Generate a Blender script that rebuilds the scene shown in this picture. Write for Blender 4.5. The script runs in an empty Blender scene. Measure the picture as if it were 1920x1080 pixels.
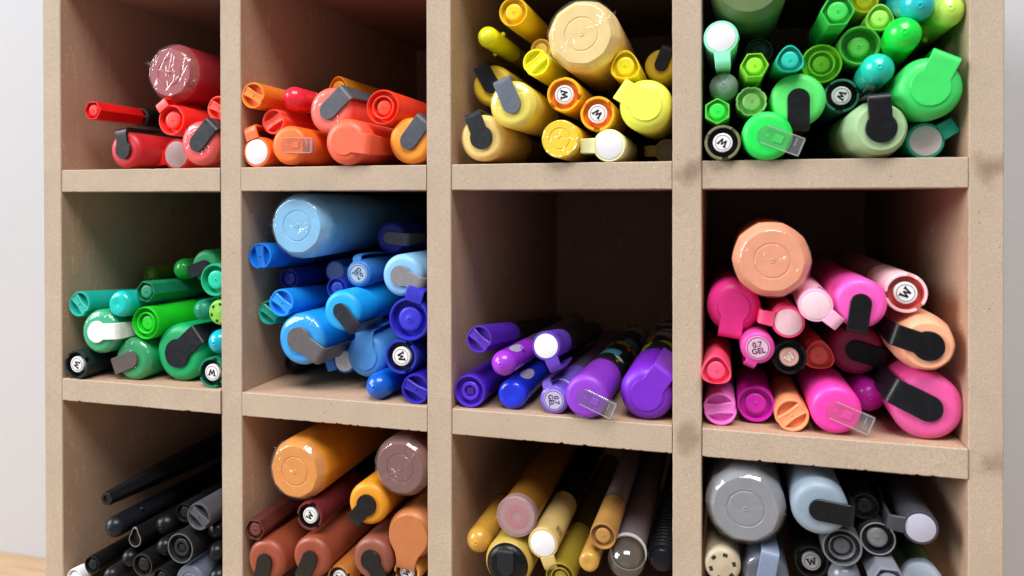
import bpy, bmesh, math, random
from mathutils import Vector, Matrix, noise
R_ = math.radians
S = bpy.context.scene
COL = S.collection
random.seed(7)

# ------------------------------------------------------------------ camera
cam_d = bpy.data.cameras.new('camera')
cam = bpy.data.objects.new('camera', cam_d); COL.objects.link(cam)
cam_d.sensor_width = 36.0
cam_d.lens = 1421.9 / 1920 * 36
cam_d.shift_y = -(540 - 379.3) / 1920
cam_d.clip_start = 0.01; cam_d.clip_end = 50
cam.location = (0.31073, -0.29078, -0.01361)
_yaw, _pitch, _roll = 0.2739, -0.00609, -0.00192
cam.rotation_euler = (Matrix.Rotation(_yaw, 4, 'Z') @ Matrix.Rotation(math.pi/2 + _pitch, 4, 'X') @ Matrix.Rotation(_roll, 4, 'Z')).to_euler()
cam_d.dof.use_dof = True
cam_d.dof.focus_distance = 0.325
cam_d.dof.aperture_fstop = 13.0
S.camera = cam

# ------------------------------------------------------------------ light
W = bpy.data.worlds.new('World'); S.world = W; W.use_nodes = True
bg = W.node_tree.nodes['Background']
bg.inputs[0].default_value = (0.90, 0.94, 1.0, 1); bg.inputs[1].default_value = 0.29
def area(name, loc, target, sx, sy, power, col):
    l = bpy.data.lights.new(name, 'AREA'); l.shape = 'RECTANGLE'; l.size = sx; l.size_y = sy
    l.energy = power; l.color = col
    o = bpy.data.objects.new(name, l); COL.objects.link(o); o.location = loc
    o.rotation_euler = (Vector(target) - Vector(loc)).to_track_quat('-Z', 'Y').to_euler()
    return o
area('window_light', (-2.2, -1.25, 1.05), (0.2, 0.03, -0.1), 1.5, 1.5, 96.0, (0.97, 0.98, 1.0))
area('room_light', (0.55, -1.15, 1.9), (0.2, 0.0, -0.1), 1.5, 0.9, 64.0, (1.0, 0.965, 0.93))
S.view_settings.view_transform = 'Standard'; S.view_settings.look = 'None'
S.view_settings.exposure = 0.0; S.view_settings.gamma = 1.0
S.cycles.max_bounces = 10; S.cycles.transparent_max_bounces = 24
S.cycles.use_denoising = True
S.cycles.caustics_reflective = False; S.cycles.caustics_refractive = False

# ------------------------------------------------------------------ materials
def lin(c):
    return tuple(((v/255)/12.92 if v/255 <= .04045 else ((v/255+.055)/1.055)**2.4) for v in c)
MATS = {}
def newmat(name):
    m = bpy.data.materials.new(name); m.use_nodes = True
    nt = m.node_tree; b = nt.nodes['Principled BSDF']
    return m, nt, b, nt.nodes, nt.links
def coords(nt, scale=(1, 1, 1)):
    tc = nt.nodes.new('ShaderNodeTexCoord'); mp = nt.nodes.new('ShaderNodeMapping')
    mp.inputs['Scale'].default_value = scale
    nt.links.new(tc.outputs['Object'], mp.inputs[0]); return mp.outputs[0]
def noise_n(nt, vec, scale, detail=3, rough=.55):
    n = nt.nodes.new('ShaderNodeTexNoise'); n.inputs['Scale'].default_value = scale
    n.inputs['Detail'].default_value = detail; n.inputs['Roughness'].default_value = rough
    nt.links.new(vec, n.inputs['Vector']); return n.outputs[0]
def ramp(nt, fac, stops):
    r = nt.nodes.new('ShaderNodeValToRGB'); e = r.color_ramp.elements
    while len(e) < len(stops): e.new(.5)
    for k, (p, c) in zip(e, stops): k.position = p; k.color = (*c, 1) if len(c) == 3 else c
    nt.links.new(fac, r.inputs[0]); return r.outputs[0]
def mix(nt, fac, a, b, mode='MIX'):
    m = nt.nodes.new('ShaderNodeMix'); m.data_type = 'RGBA'; m.blend_type = mode
    for i, v in ((0, fac), (6, a), (7, b)):
        if hasattr(v, 'is_linked'): nt.links.new(v, m.inputs[i])
        elif isinstance(v, (int, float)): m.inputs[i].default_value = v
        else: m.inputs[i].default_value = (*v, 1)
    return m.outputs[2]
def bump(nt, b, h, strength, dist):
    n = nt.nodes.new('ShaderNodeBump'); n.inputs['Strength'].default_value = strength; n.inputs['Distance'].default_value = dist
    nt.links.new(h, n.inputs['Height']); nt.links.new(n.outputs[0], b.inputs['Normal'])

def mathn(nt, op, a, b=None):
    m = nt.nodes.new('ShaderNodeMath'); m.operation = op
    for i, v in ((0, a), (1, b)):
        if v is None: continue
        if hasattr(v, 'is_linked'): nt.links.new(v, m.inputs[i])
        else: m.inputs[i].default_value = v
    return m.outputs[0]

def plastic(rgb, rough=.42, gain=1.16, spec=.5, sss=True):
    key = ('pl', tuple(rgb), rough, gain)
    if key in MATS: return MATS[key]
    m, nt, b, N, L = newmat('plastic')
    c = tuple(min(.93, v*gain) for v in lin(rgb))
    v = coords(nt)
    n1 = noise_n(nt, v, 160, 2)
    cc = mix(nt, ramp(nt, n1, [(.35, (0, 0, 0)), (.7, (1, 1, 1))]), tuple(x*.93 for x in c), tuple(min(.95, x*1.04) for x in c))
    sm = ramp(nt, noise_n(nt, v, 95, 5, .75), [(.60, (0, 0, 0)), (.70, (.16,)*3)])      # handling marks
    cc = mix(nt, sm, cc, tuple(x*.45 + .02 for x in c))
    L.new(cc, b.inputs['Base Color'])
    n2 = noise_n(nt, v, 420, 4, .65)
    L.new(ramp(nt, n2, [(.3, (rough*.8,)*3), (.75, (min(1, rough*1.35),)*3)]), b.inputs['Roughness'])
    bump(nt, b, noise_n(nt, v, 900, 3), .06, .0002)
    b.inputs['Specular IOR Level'].default_value = spec if max(rgb) > 60 else .28
    if sss:
        b.inputs['Subsurface Weight'].default_value = .12
        b.inputs['Subsurface Radius'].default_value = (.0012, .001, .0008)
    MATS[key] = m; return m
def print_mat(rgb, rough=.5):
    key = ('pr', tuple(rgb), rough)
    if key in MATS: return MATS[key]
    m, nt, b, N, L = newmat('printed_ink')
    v = coords(nt); c = lin(rgb)
    L.new(mix(nt, noise_n(nt, v, 700, 3), tuple(x*.88 for x in c), tuple(min(.95, x*1.06) for x in c)), b.inputs['Base Color'])
    b.inputs['Roughness'].default_value = rough
    MATS[key] = m; return m
def clear_mat(name, tint, gloss_rough=.06, base=.035, scale=1.0, bumpy=None, painted_haze=0.0):
    """thin clear plastic: transparent mixed with a glossy coat by Fresnel"""
    key = ('cl', name)
    if key in MATS: return MATS[key]
    m, nt, b, N, L = newmat(name)
    N.remove(b)
    tr = N.new('ShaderNodeBsdfTransparent'); tr.inputs[0].default_value = (*tint, 1)
    gl = N.new('ShaderNodeBsdfGlossy'); gl.inputs['Roughness'].default_value = gloss_rough
    fn = N.new('ShaderNodeLayerWeight'); fn.inputs[0].default_value = .5
    fac = mathn(nt, 'ADD', mathn(nt, 'MULTIPLY', mathn(nt, 'POWER', fn.outputs['Facing'], 3.5), scale), base)
    if bumpy:
        v = coords(nt, bumpy[1])
        n = noise_n(nt, v, bumpy[0], 2, .5)
        rd = mathn(nt, 'ABSOLUTE', mathn(nt, 'SUBTRACT', n, .5))
        bn = N.new('ShaderNodeBump'); bn.inputs['Strength'].default_value = bumpy[2]; bn.inputs['Distance'].default_value = .0008
        L.new(rd, bn.inputs['Height']); L.new(bn.outputs[0], gl.inputs['Normal'])
    body = tr
    if painted_haze:
        df = N.new('ShaderNodeBsdfDiffuse'); df.inputs[0].default_value = (.85, .87, .87, 1)  # diffuse white mixed in as painted haze, in place of reflections
        m0 = N.new('ShaderNodeMixShader'); m0.inputs[0].default_value = painted_haze
        L.new(tr.outputs[0], m0.inputs[1]); L.new(df.outputs[0], m0.inputs[2]); body = m0
    mx = N.new('ShaderNodeMixShader')
    L.new(fac, mx.inputs[0]); L.new(body.outputs[0], mx.inputs[1]); L.new(gl.outputs[0], mx.inputs[2])
    L.new(mx.outputs[0], N['Material Output'].inputs[0])
    MATS[key] = m; return m
def film_mat(big=True): return clear_mat('clear_film' if big else 'thin_clear_film', (.985, .985, .985), .05, .085 if big else .06, .10, (140, (1, 1, 1), .10), .055 if big else .015)  # its white share imitates the bright room reflected in the film
def clearclip_mat(): return clear_mat('clear_plastic', (.985, .985, .985), .05, .09, .6, None, .035)
def edge_highlight_mat(): return clear_mat('clear_edge_highlight', (.97, .975, .975), .1, .12, .4, None, .20)  # whitened to imitate highlights along the clip edges
def frosted_mat(rgb):
    key = ('fr', tuple(rgb))
    if key in MATS: return MATS[key]
    m, nt, b, N, L = newmat('frosted_plastic')
    c = lin(rgb); b.inputs['Base Color'].default_value = (*c, 1); b.inputs['Roughness'].default_value = .28
    n = noise_n(nt, coords(nt), 300, 3)
    bump(nt, b, n, .1, .0003)
    tr = N.new('ShaderNodeBsdfTransparent'); tr.inputs[0].default_value = (.9, .93, .92, 1)
    mx = N.new('ShaderNodeMixShader'); mx.inputs[0].default_value = .48
    L.new(tr.outputs[0], mx.inputs[1]); L.new(b.outputs[0], mx.inputs[2])
    L.new(mx.outputs[0], N['Material Output'].inputs[0])
    MATS[key] = m; return m
def clip_mat(rgb):
    key = ('ck', tuple(rgb))
    if key in MATS: return MATS[key]
    m, nt, b, N, L = newmat('clip_plastic')
    c = lin(rgb); v = coords(nt)
    if max(rgb) < 70: c = tuple(x*.6 for x in c)
    n = noise_n(nt, v, 500, 4, .6)
    L.new(mix(nt, n, tuple(x*.8 for x in c), tuple(min(.9, x*1.25+.002) for x in c)), b.inputs['Base Color'])
    L.new(ramp(nt, n, [(.3, (.26,)*3), (.8, (.48,)*3)]), b.inputs['Roughness'])
    bump(nt, b, noise_n(nt, v, 1400, 2), .08, .0002)
    b.inputs['Specular IOR Level'].default_value = .32
    MATS[key] = m; return m
def label_mat(kind):
    key = ('lab', kind)
    if key in MATS: return MATS[key]
    m, nt, b, N, L = newmat('barrel_label')
    tc = N.new('ShaderNodeTexCoord')
    vo = N.new('ShaderNodeTexVoronoi'); vo.inputs['Scale'].default_value = 115
    L.new(tc.outputs['Object'], vo.inputs['Vector'])
    sep = N.new('ShaderNodeSeparateColor'); L.new(vo.outputs['Color'], sep.inputs[0])
    if kind == 1:
        st = [(0, lin((30, 30, 32))), (.35, lin((235, 190, 80))), (.5, lin((80, 165, 210))), (.58, lin((215, 212, 205))), (.72, lin((160, 180, 40))), (.86, lin((225, 130, 60)))]
    else:
        st = [(0, lin((72, 92, 58))), (.5, lin((88, 104, 70))), (.62, lin((150, 165, 140))), (.75, lin((60, 78, 50))), (.9, lin((30, 34, 28))), (1, lin((88, 104, 70)))]
    r = N.new('ShaderNodeValToRGB'); r.color_ramp.interpolation = 'CONSTANT'
    e = r.color_ramp.elements
    while len(e) < len(st): e.new(.5)
    for k, (p, c) in zip(e, st): k.position = p; k.color = (*c, 1)
    L.new(sep.outputs[0], r.inputs[0])
    ed = N.new('ShaderNodeTexVoronoi'); ed.feature = 'DISTANCE_TO_EDGE'; ed.inputs['Scale'].default_value = 115
    L.new(tc.outputs['Object'], ed.inputs['Vector'])
    out = mix(nt, ramp(nt, ed.outputs['Distance'], [(.03, (0, 0, 0)), (.07, (1, 1, 1))]), lin((25, 25, 28) if kind == 1 else (60, 74, 50)), r.outputs[0])
    L.new(out, b.inputs['Base Color']); b.inputs['Roughness'].default_value = .35
    MATS[key] = m; return m

def mdf(name, base, dark, light, grain, stain=None, bumps=.35):
    m, nt, b, N, L = newmat(name)
    v = coords(nt)
    vs = coords(nt, (1, 1, 1))
    fine = noise_n(nt, vs, 1900, 4, .8)
    mid = noise_n(nt, v, 420, 4, .65)
    big = noise_n(nt, v, 38, 3, .6)
    c = mix(nt, ramp(nt, fine, [(.36, (0, 0, 0)), (.62, (1, 1, 1))]), dark, light)
    c = mix(nt, ramp(nt, mid, [(.3, (.45,)*3), (.7, (.8,)*3)]), base, c)
    c = mix(nt, ramp(nt, big, [(.35, (0, 0, 0)), (.75, (.45,)*3)]), c, tuple(x*.74 for x in base))
    # dark flecks of bark and pale stray fibres
    vo = N.new('ShaderNodeTexVoronoi'); vo.inputs['Scale'].default_value = 330; L.new(v, vo.inputs['Vector'])
    sp = N.new('ShaderNodeSeparateColor'); L.new(vo.outputs['Color'], sp.inputs[0])
    fl = mathn(nt, 'MULTIPLY', mathn(nt, 'LESS_THAN', vo.outputs['Distance'], .13), mathn(nt, 'GREATER_THAN', sp.outputs[0], .93))
    c = mix(nt, mathn(nt, 'MULTIPLY', fl, .4), c, tuple(x*.35 for x in dark))
    vf = coords(nt, (1, .22, .35))
    f2 = noise_n(nt, vf, 900, 1, .4)
    c = mix(nt, ramp(nt, f2, [(.74, (0, 0, 0)), (.80, (.35,)*3)]), c, tuple(min(.9, x*1.5) for x in light))
    for (rot, off) in ((.6, 3.1), (2.2, 8.7), (1.35, 5.5)):
        tc = N.new('ShaderNodeTexCoord'); mp = N.new('ShaderNodeMapping')
        mp.inputs['Rotation'].default_value = (rot, rot*.7, 0); mp.inputs['Location'].default_value = (off, off, off)
        mp.inputs['Scale'].default_value = (1, 1, .16)
        L.new(tc.outputs['Object'], mp.inputs[0])
        n1 = noise_n(nt, mp.outputs[0], 520, 1, .4)
        n2 = noise_n(nt, mp.outputs[0], 230, 1, .4)
        f = mathn(nt, 'MULTIPLY', mathn(nt, 'LESS_THAN', mathn(nt, 'ABSOLUTE', mathn(nt, 'SUBTRACT', n1, .5)), .012), mathn(nt, 'GREATER_THAN', n2, .615))
        c = mix(nt, mathn(nt, 'MULTIPLY', f, grain), c, tuple(min(.9, x*1.35) for x in light))
    if stain:
        for (px, py, pz, rad, col, amt) in stain:
            tc = N.new('ShaderNodeTexCoord')
            d = N.new('ShaderNodeVectorMath'); d.operation = 'DISTANCE'
            nn = N.new('ShaderNodeTexNoise'); nn.inputs['Scale'].default_value = 90; nn.inputs['Detail'].default_value = 4
            L.new(tc.outputs['Object'], nn.inputs['Vector'])
            L.new(tc.outputs['Object'], d.inputs[0]); d.inputs[1].default_value = (px, py, pz)
            dd = mathn(nt, 'ADD', mathn(nt, 'DIVIDE', d.outputs['Value'], rad), mathn(nt, 'MULTIPLY', nn.outputs[0], 1.1))
            f = ramp(nt, dd, [(.72, (amt,)*3), (1.12, (0, 0, 0))])
            c = mix(nt, f, c, col, 'MULTIPLY')
    L.new(c, b.inputs['Base Color'])
    b.inputs['Roughness'].default_value = .82; b.inputs['Specular IOR Level'].default_value = .25
    h = mathn(nt, 'ADD', fine, mathn(nt, 'MULTIPLY', mid, .8))
    bump(nt, b, h, bumps, .0005)
    return m

P = 0.099; T = 0.01063; PZ = 0.09961; TZ = 0.01058; DEPTH = 0.200
stains = []
for k in (3, 4):
    for r, am in ((0, .8), (1, .6)):
        stains.append((k*P + .001, 0, -r*PZ - TZ*.4, .015, (.52, .44, .40), am))
EDGE = mdf('mdf_cut_edge', (.49, .385, .29), (.36, .27, .19), (.60, .495, .385), .06, stains, .3)
FACE = mdf('mdf_board_face', (.49, .325, .22), (.37, .225, .14), (.59, .415, .30), .42, None, .15)

# ------------------------------------------------------------------ mesh helpers
def link(name, me, mats, parent=None):
    o = bpy.data.objects.new(name, me); COL.objects.link(o)
    for m in (mats if isinstance(mats, (list, tuple)) else [mats]): me.materials.append(m)
    if parent is not None: o.parent = parent
    return o
def mesh_from(name, verts, faces, smooth=True, angle=38, idx=None):
    me = bpy.data.meshes.new(name); me.from_pydata(verts, [], faces)
    bm = bmesh.new(); bm.from_mesh(me); bmesh.ops.recalc_face_normals(bm, faces=bm.faces); bm.to_mesh(me); bm.free()
    if smooth:
        me.polygons.foreach_set('use_smooth', [True]*len(me.polygons))
        me.set_sharp_from_angle(angle=R_(angle))
    if idx: me.polygons.foreach_set('material_index', idx)
    me.update(); return me

# ------------------------------------------------------------------ the setting
def wall_mat():
    m, nt, b, N, L = newmat('painted_wall')
    v = coords(nt); n = noise_n(nt, v, 14, 4)
    L.new(mix(nt, n, (.455, .46, .48), (.485, .49, .51)), b.inputs['Base Color'])
    b.inputs['Roughness'].default_value = .75
    bump(nt, b, noise_n(nt, v, 160, 4, .6), .15, .001); return m
def wood_mat():
    m, nt, b, N, L = newmat('pale_wood')
    v = coords(nt, (1.2, 14, 14)); n = noise_n(nt, v, 9, 5, .6)
    L.new(ramp(nt, n, [(.3, (.42, .28, .16)), (.7, (.54, .38, .235))]), b.inputs['Base Color'])
    b.inputs['Roughness'].default_value = .45; return m
WALLY = 0.2065
TABZ = -3*PZ - TZ - .0015
def slab(name, x0, x1, y0, y1, z0, z1, mat):
    v = [(x, y, z) for x in (x0, x1) for y in (y0, y1) for z in (z0, z1)]
    f = [(0, 1, 3, 2), (4, 6, 7, 5), (0, 4, 5, 1), (2, 3, 7, 6), (0, 2, 6, 4), (1, 5, 7, 3)]
    return link(name, mesh_from(name, v, f, False), mat)
wl = slab('wall', -1.6, 2.0, WALLY, WALLY + .05, -.9, 1.6, wall_mat()); wl['kind'] = 'structure'
tb = slab('tabletop', -1.2, 1.5, -.25, WALLY - .0005, TABZ - .03, TABZ, wood_mat()); tb['kind'] = 'structure'

shelf = bpy.data.objects.new('pen_shelf', None); COL.objects.link(shelf)
shelf.location = (2*P, DEPTH/2, TABZ)
shelf['label'] = 'raw fibreboard pigeonhole shelf of square cubbies holding pens sorted by colour'
shelf['category'] = 'shelf'
def board(name, axis, a0, a1, c0, c1, yb=DEPTH, chip=(0, 0), seed=0):
    """a board with its cut edge at the front; axis 'x' lies, axis 'z' stands; c0..c1 is its thickness"""
    rnd = random.Random(seed); ch = .00035
    n = max(8, int((a1 - a0)/.0005)); verts = []; faces = []; idx = []
    sec = [(yb, c0), (.012, c0), (ch, c0), (0, c0 + ch), (0, c1 - ch), (ch, c1), (.012, c1), (yb, c1)]
    off = rnd.uniform(-.0003, .0003)
    for i in range(n + 1):
        a = a0 + (a1 - a0)*i/n
        w = [noise.noise(Vector((a*500, seed*7.3, q*3.1)))*.00005 + noise.noise(Vector((a*90, seed*3.3, q*5.1)))*.00010 for q in range(2)]
        # broken chips along one lower edge
        k = noise.noise(Vector((a*420, seed*1.7 + 40, 2.2)))*.7 + noise.noise(Vector((a*1100, seed*1.7 + 40, 5.2)))*.5
        cl = max(0, k - .2)*.0012*chip[0]; cu = max(0, noise.noise(Vector((a*150, seed*1.7 + 90, 2.2))) - .28)*.002*chip[1]
        for j, (y, c) in enumerate(sec):
            yy, cc = y + off*(1 if y < .1 else 0), c
            if j in (2, 3): cc += w[0] + cl
            if j in (4, 5): cc += w[1] - cu
            if j in (2,): yy += cl
            verts.append((a, yy, cc) if axis == 'x' else (cc, yy, a))
    m = len(sec)
    for i in range(n):
        for j in range(m):
            q = (j + 1) % m
            faces.append((i*m + j, i*m + q, (i+1)*m + q, (i+1)*m + j)); idx.append(0 if j in (2, 3, 4) else 1)
    faces.append(tuple(range(m))); idx.append(1)
    faces.append(tuple(n*m + j for j in range(m))); idx.append(1)
    me = mesh_from(name, verts, faces, True, 32)
    # recalc keeps order of faces
    me.polygons.foreach_set('material_index', idx)
    o = link(name, me, [EDGE, FACE]); o.parent = shelf; o.location = -shelf.location
    # keep world-space texture coordinates continuous by leaving verts in world units
    return o
ZTOP = PZ; ZBOT = -3*PZ - TZ
for k in range(5):
    board('side_panel' if k in (0, 4) else 'divider', 'z', ZBOT, ZTOP + .0002, k*P - T/2, k*P + T/2, seed=k + 1)
for r in range(0, 5):
    zt = PZ - r*PZ
    for k in range(4):
        g = .00028
        board('shelf_board', 'x', k*P + T/2 + g, (k + 1)*P - T/2 - g, zt - TZ, zt, seed=20 + r*4 + k,
              chip=((1.0 if r == 2 else .35), .15))
bp = slab('back_panel', -T/2, 4*P + T/2, DEPTH + .0004, DEPTH + .0050, ZBOT, ZTOP, FACE)
bp.parent = shelf; bp.location = -shelf.location

# pens: kind, front centre mm, radius mm, tilt, length, colour, options, twist, label
CELLS = []
CELLS.append(('red cubby', [
  ('big',(57.1,12.0,46.1),14.17,(0.000,0.000),128,(150, 38, 48),{'w': 2},20,'wine red jumbo marker under torn shiny film in the red cubby'),
  ('ring',(17.8,6.0,28.7),4.87,(0.000,0.000),135,(222, 26, 24),{'sh': 'hex', 'L': 30, 'bc': (30, 28, 30)},0,'thin red hexagonal pen with black barrel, leftmost in the red cubby'),
  ('ring',(61.2,8.0,23.0),7.24,(0.000,0.000),135,(226, 44, 36),{'sclip': 1},-35,'red round cap pen with recessed plug under the wine red jumbo marker'),
  ('clip',(36.4,5.9,9.4),8.60,(0.000,-0.006),135,(190, 38, 46),{'k': 'k', 'cc': (30, 28, 32)},-8,'crimson marker with black clip lying on the red cubby floor'),
  ('disc',(52.8,21.6,7.7),7.82,(0.000,0.001),135,(236, 44, 44),{},-100,'red pen with white end disc on the red cubby floor'),
  ('clip',(80.8,2.0,11.5),10.16,(-0.000,-0.000),135,(226, 78, 80),{'k': 'o', 'cc': (60, 62, 68), 'w': 1},42,'salmon red film wrapped marker with glinting grey clip in the red cubby'),
  ('slot',(85.3,10.0,27.9),5.91,(0.000,0.000),135,(240, 70, 56),{},25,'light red slotted cap pen half hidden by the post in the red cubby'),
]))
CELLS.append(('orange cubby', [
  ('slot',(110.2,0.6,31.7),5.88,(0.000,0.000),135,(226, 122, 36),{},30,'amber slotted cap pen at far upper left of the orange cubby'),
  ('dome',(124.7,6.0,30.9),5.43,(0.000,0.000),135,(236, 44, 66),{},0,'pinkish red round tipped pen in the orange cubby'),
  ('slot',(117.5,5.0,20.4),5.69,(0.000,-0.000),135,(226, 76, 56),{},-30,'coral slotted cap pen above the white disc in the orange cubby'),
  ('clip',(143.3,8.4,24.9),10.31,(0.004,-0.009),135,(240, 108, 92),{'k': 'o', 'cc': (88, 92, 100), 'w': 1},48,'coral film wrapped marker with grey clip in the orange cubby'),
  ('ring',(135.9,30.1,38.3),5.26,(-0.001,0.002),135,(228, 152, 40),{'sh': 'tri'},0,'amber ring cap pen peeking over the coral wrapped marker'),
  ('ring',(171.4,3.0,24.7),7.55,(0.000,0.000),135,(234, 60, 32),{'n': 2},0,'red orange pen with concentric rings in its cap in the orange cubby'),
  ('disc',(111.2,1.8,6.8),6.84,(0.000,0.000),135,(240, 100, 32),{},-18,'orange pen with white end disc on the orange cubby floor'),
  ('clear',(128.2,-0.2,9.4),8.56,(-0.000,-0.006),135,(248, 108, 36),{},92,'orange marker with clear plastic clip on the orange cubby floor'),
  ('self',(156.9,-3.5,10.1),9.84,(0.011,-0.002),135,(244, 96, 66),{},97,'coral marker with wide same coloured clip on the orange cubby floor'),
  ('clip',(182.8,5.2,10.6),9.88,(-0.000,-0.006),135,(248, 150, 50),{'k': 'o', 'cc': (78, 82, 92)},38,'light orange marker with grey clip beside the post in the orange cubby'),
]))
CELLS.append(('yellow cubby', [
  ('ring',(227.4,8.0,62.3),6.10,(0.000,0.000),135,(222, 184, 22),{},0,'mustard yellow ring cap pen at the top of the yellow cubby'),
  ('dome',(216.1,6.0,53.0),4.37,(0.000,0.000),135,(226, 226, 30),{'knob': 1},0,'lime yellow round tipped pen by the left wall of the yellow cubby'),
  ('big',(256.7,2.0,50.2),14.58,(0.000,0.000),128,(236, 204, 138),{'w': 2},-30,'cream jumbo marker in crinkled film in the yellow cubby'),
  ('slot',(238.3,2.7,40.2),5.52,(0.001,-0.001),135,(236, 226, 40),{},-40,'lemon slotted cap pen below the cream jumbo marker'),
  ('ring',(272.9,8.5,38.2),6.08,(-0.006,-0.009),135,(234, 206, 22),{'sh': 'tri'},0,'yellow rounded triangular cap pen right of the cream jumbo marker'),
  ('clip',(284.8,35.0,42.3),6.98,(-0.001,-0.026),135,(214, 184, 48),{'k': 'o', 'cc': (44, 46, 56)},22,'dull yellow marker with dark clip at the post in the yellow cubby'),
  ('clip',(215.2,17.8,34.2),8.85,(0.004,-0.004),135,(212, 184, 48),{'k': 'o', 'cc': (36, 38, 46)},-30,'dull yellow marker with black clip behind the wrapped one in the yellow cubby'),
  ('clip',(229.9,-2.8,23.3),9.46,(-0.003,-0.005),135,(240, 214, 92),{'k': 'o', 'cc': (96, 104, 116), 'w': 1},-24,'pale yellow film wrapped marker with grey clip in the yellow cubby'),
  ('W',(249.5,3.0,27.1),6.94,(0.000,0.000),135,(246, 176, 32),{'inn': (236, 140, 26)},-90,'upper of two amber pens with a W end disc in the yellow cubby'),
  ('W',(262.8,3.0,19.1),6.86,(0.000,0.000),135,(246, 172, 38),{'inn': (236, 136, 26)},-135,'lower of two amber pens with a W end disc in the yellow cubby'),
  ('self',(281.5,0.8,21.5),10.14,(-0.000,0.000),135,(222, 234, 84),{},-55,'bright lime yellow marker with same coloured clip in the yellow cubby'),
  ('clip',(215.6,2.5,10.8),9.53,(0.007,-0.009),135,(236, 200, 122),{'k': 'k', 'cc': (52, 54, 60)},-22,'cream marker with black keyhole clip on the yellow cubby floor'),
  ('ringflat',(249.3,-3.5,9.1),7.42,(0.000,-0.013),135,(242, 198, 36),{'w': 3},0,'golden yellow marker with torn film corner on the yellow cubby floor'),
  ('disc',(267.7,0.6,6.4),6.37,(0.000,0.000),135,(240, 232, 176),{'bc': (225, 205, 150)},-90,'cream pen with white end disc on the yellow cubby floor'),
  ('disc',(286.7,40.0,6.3),5.25,(-0.002,-0.007),135,(214, 200, 110),{'dc': (205, 195, 170)},-90,'pale yellow pen with beige disc at the post in the yellow cubby'),
  ('ring',(235.1,24.2,49.7),4.55,(0.002,-0.003),135,(226, 190, 90),{},0,'tan ring cap pen mostly hidden behind the lemon slotted cap'),
]))
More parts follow.
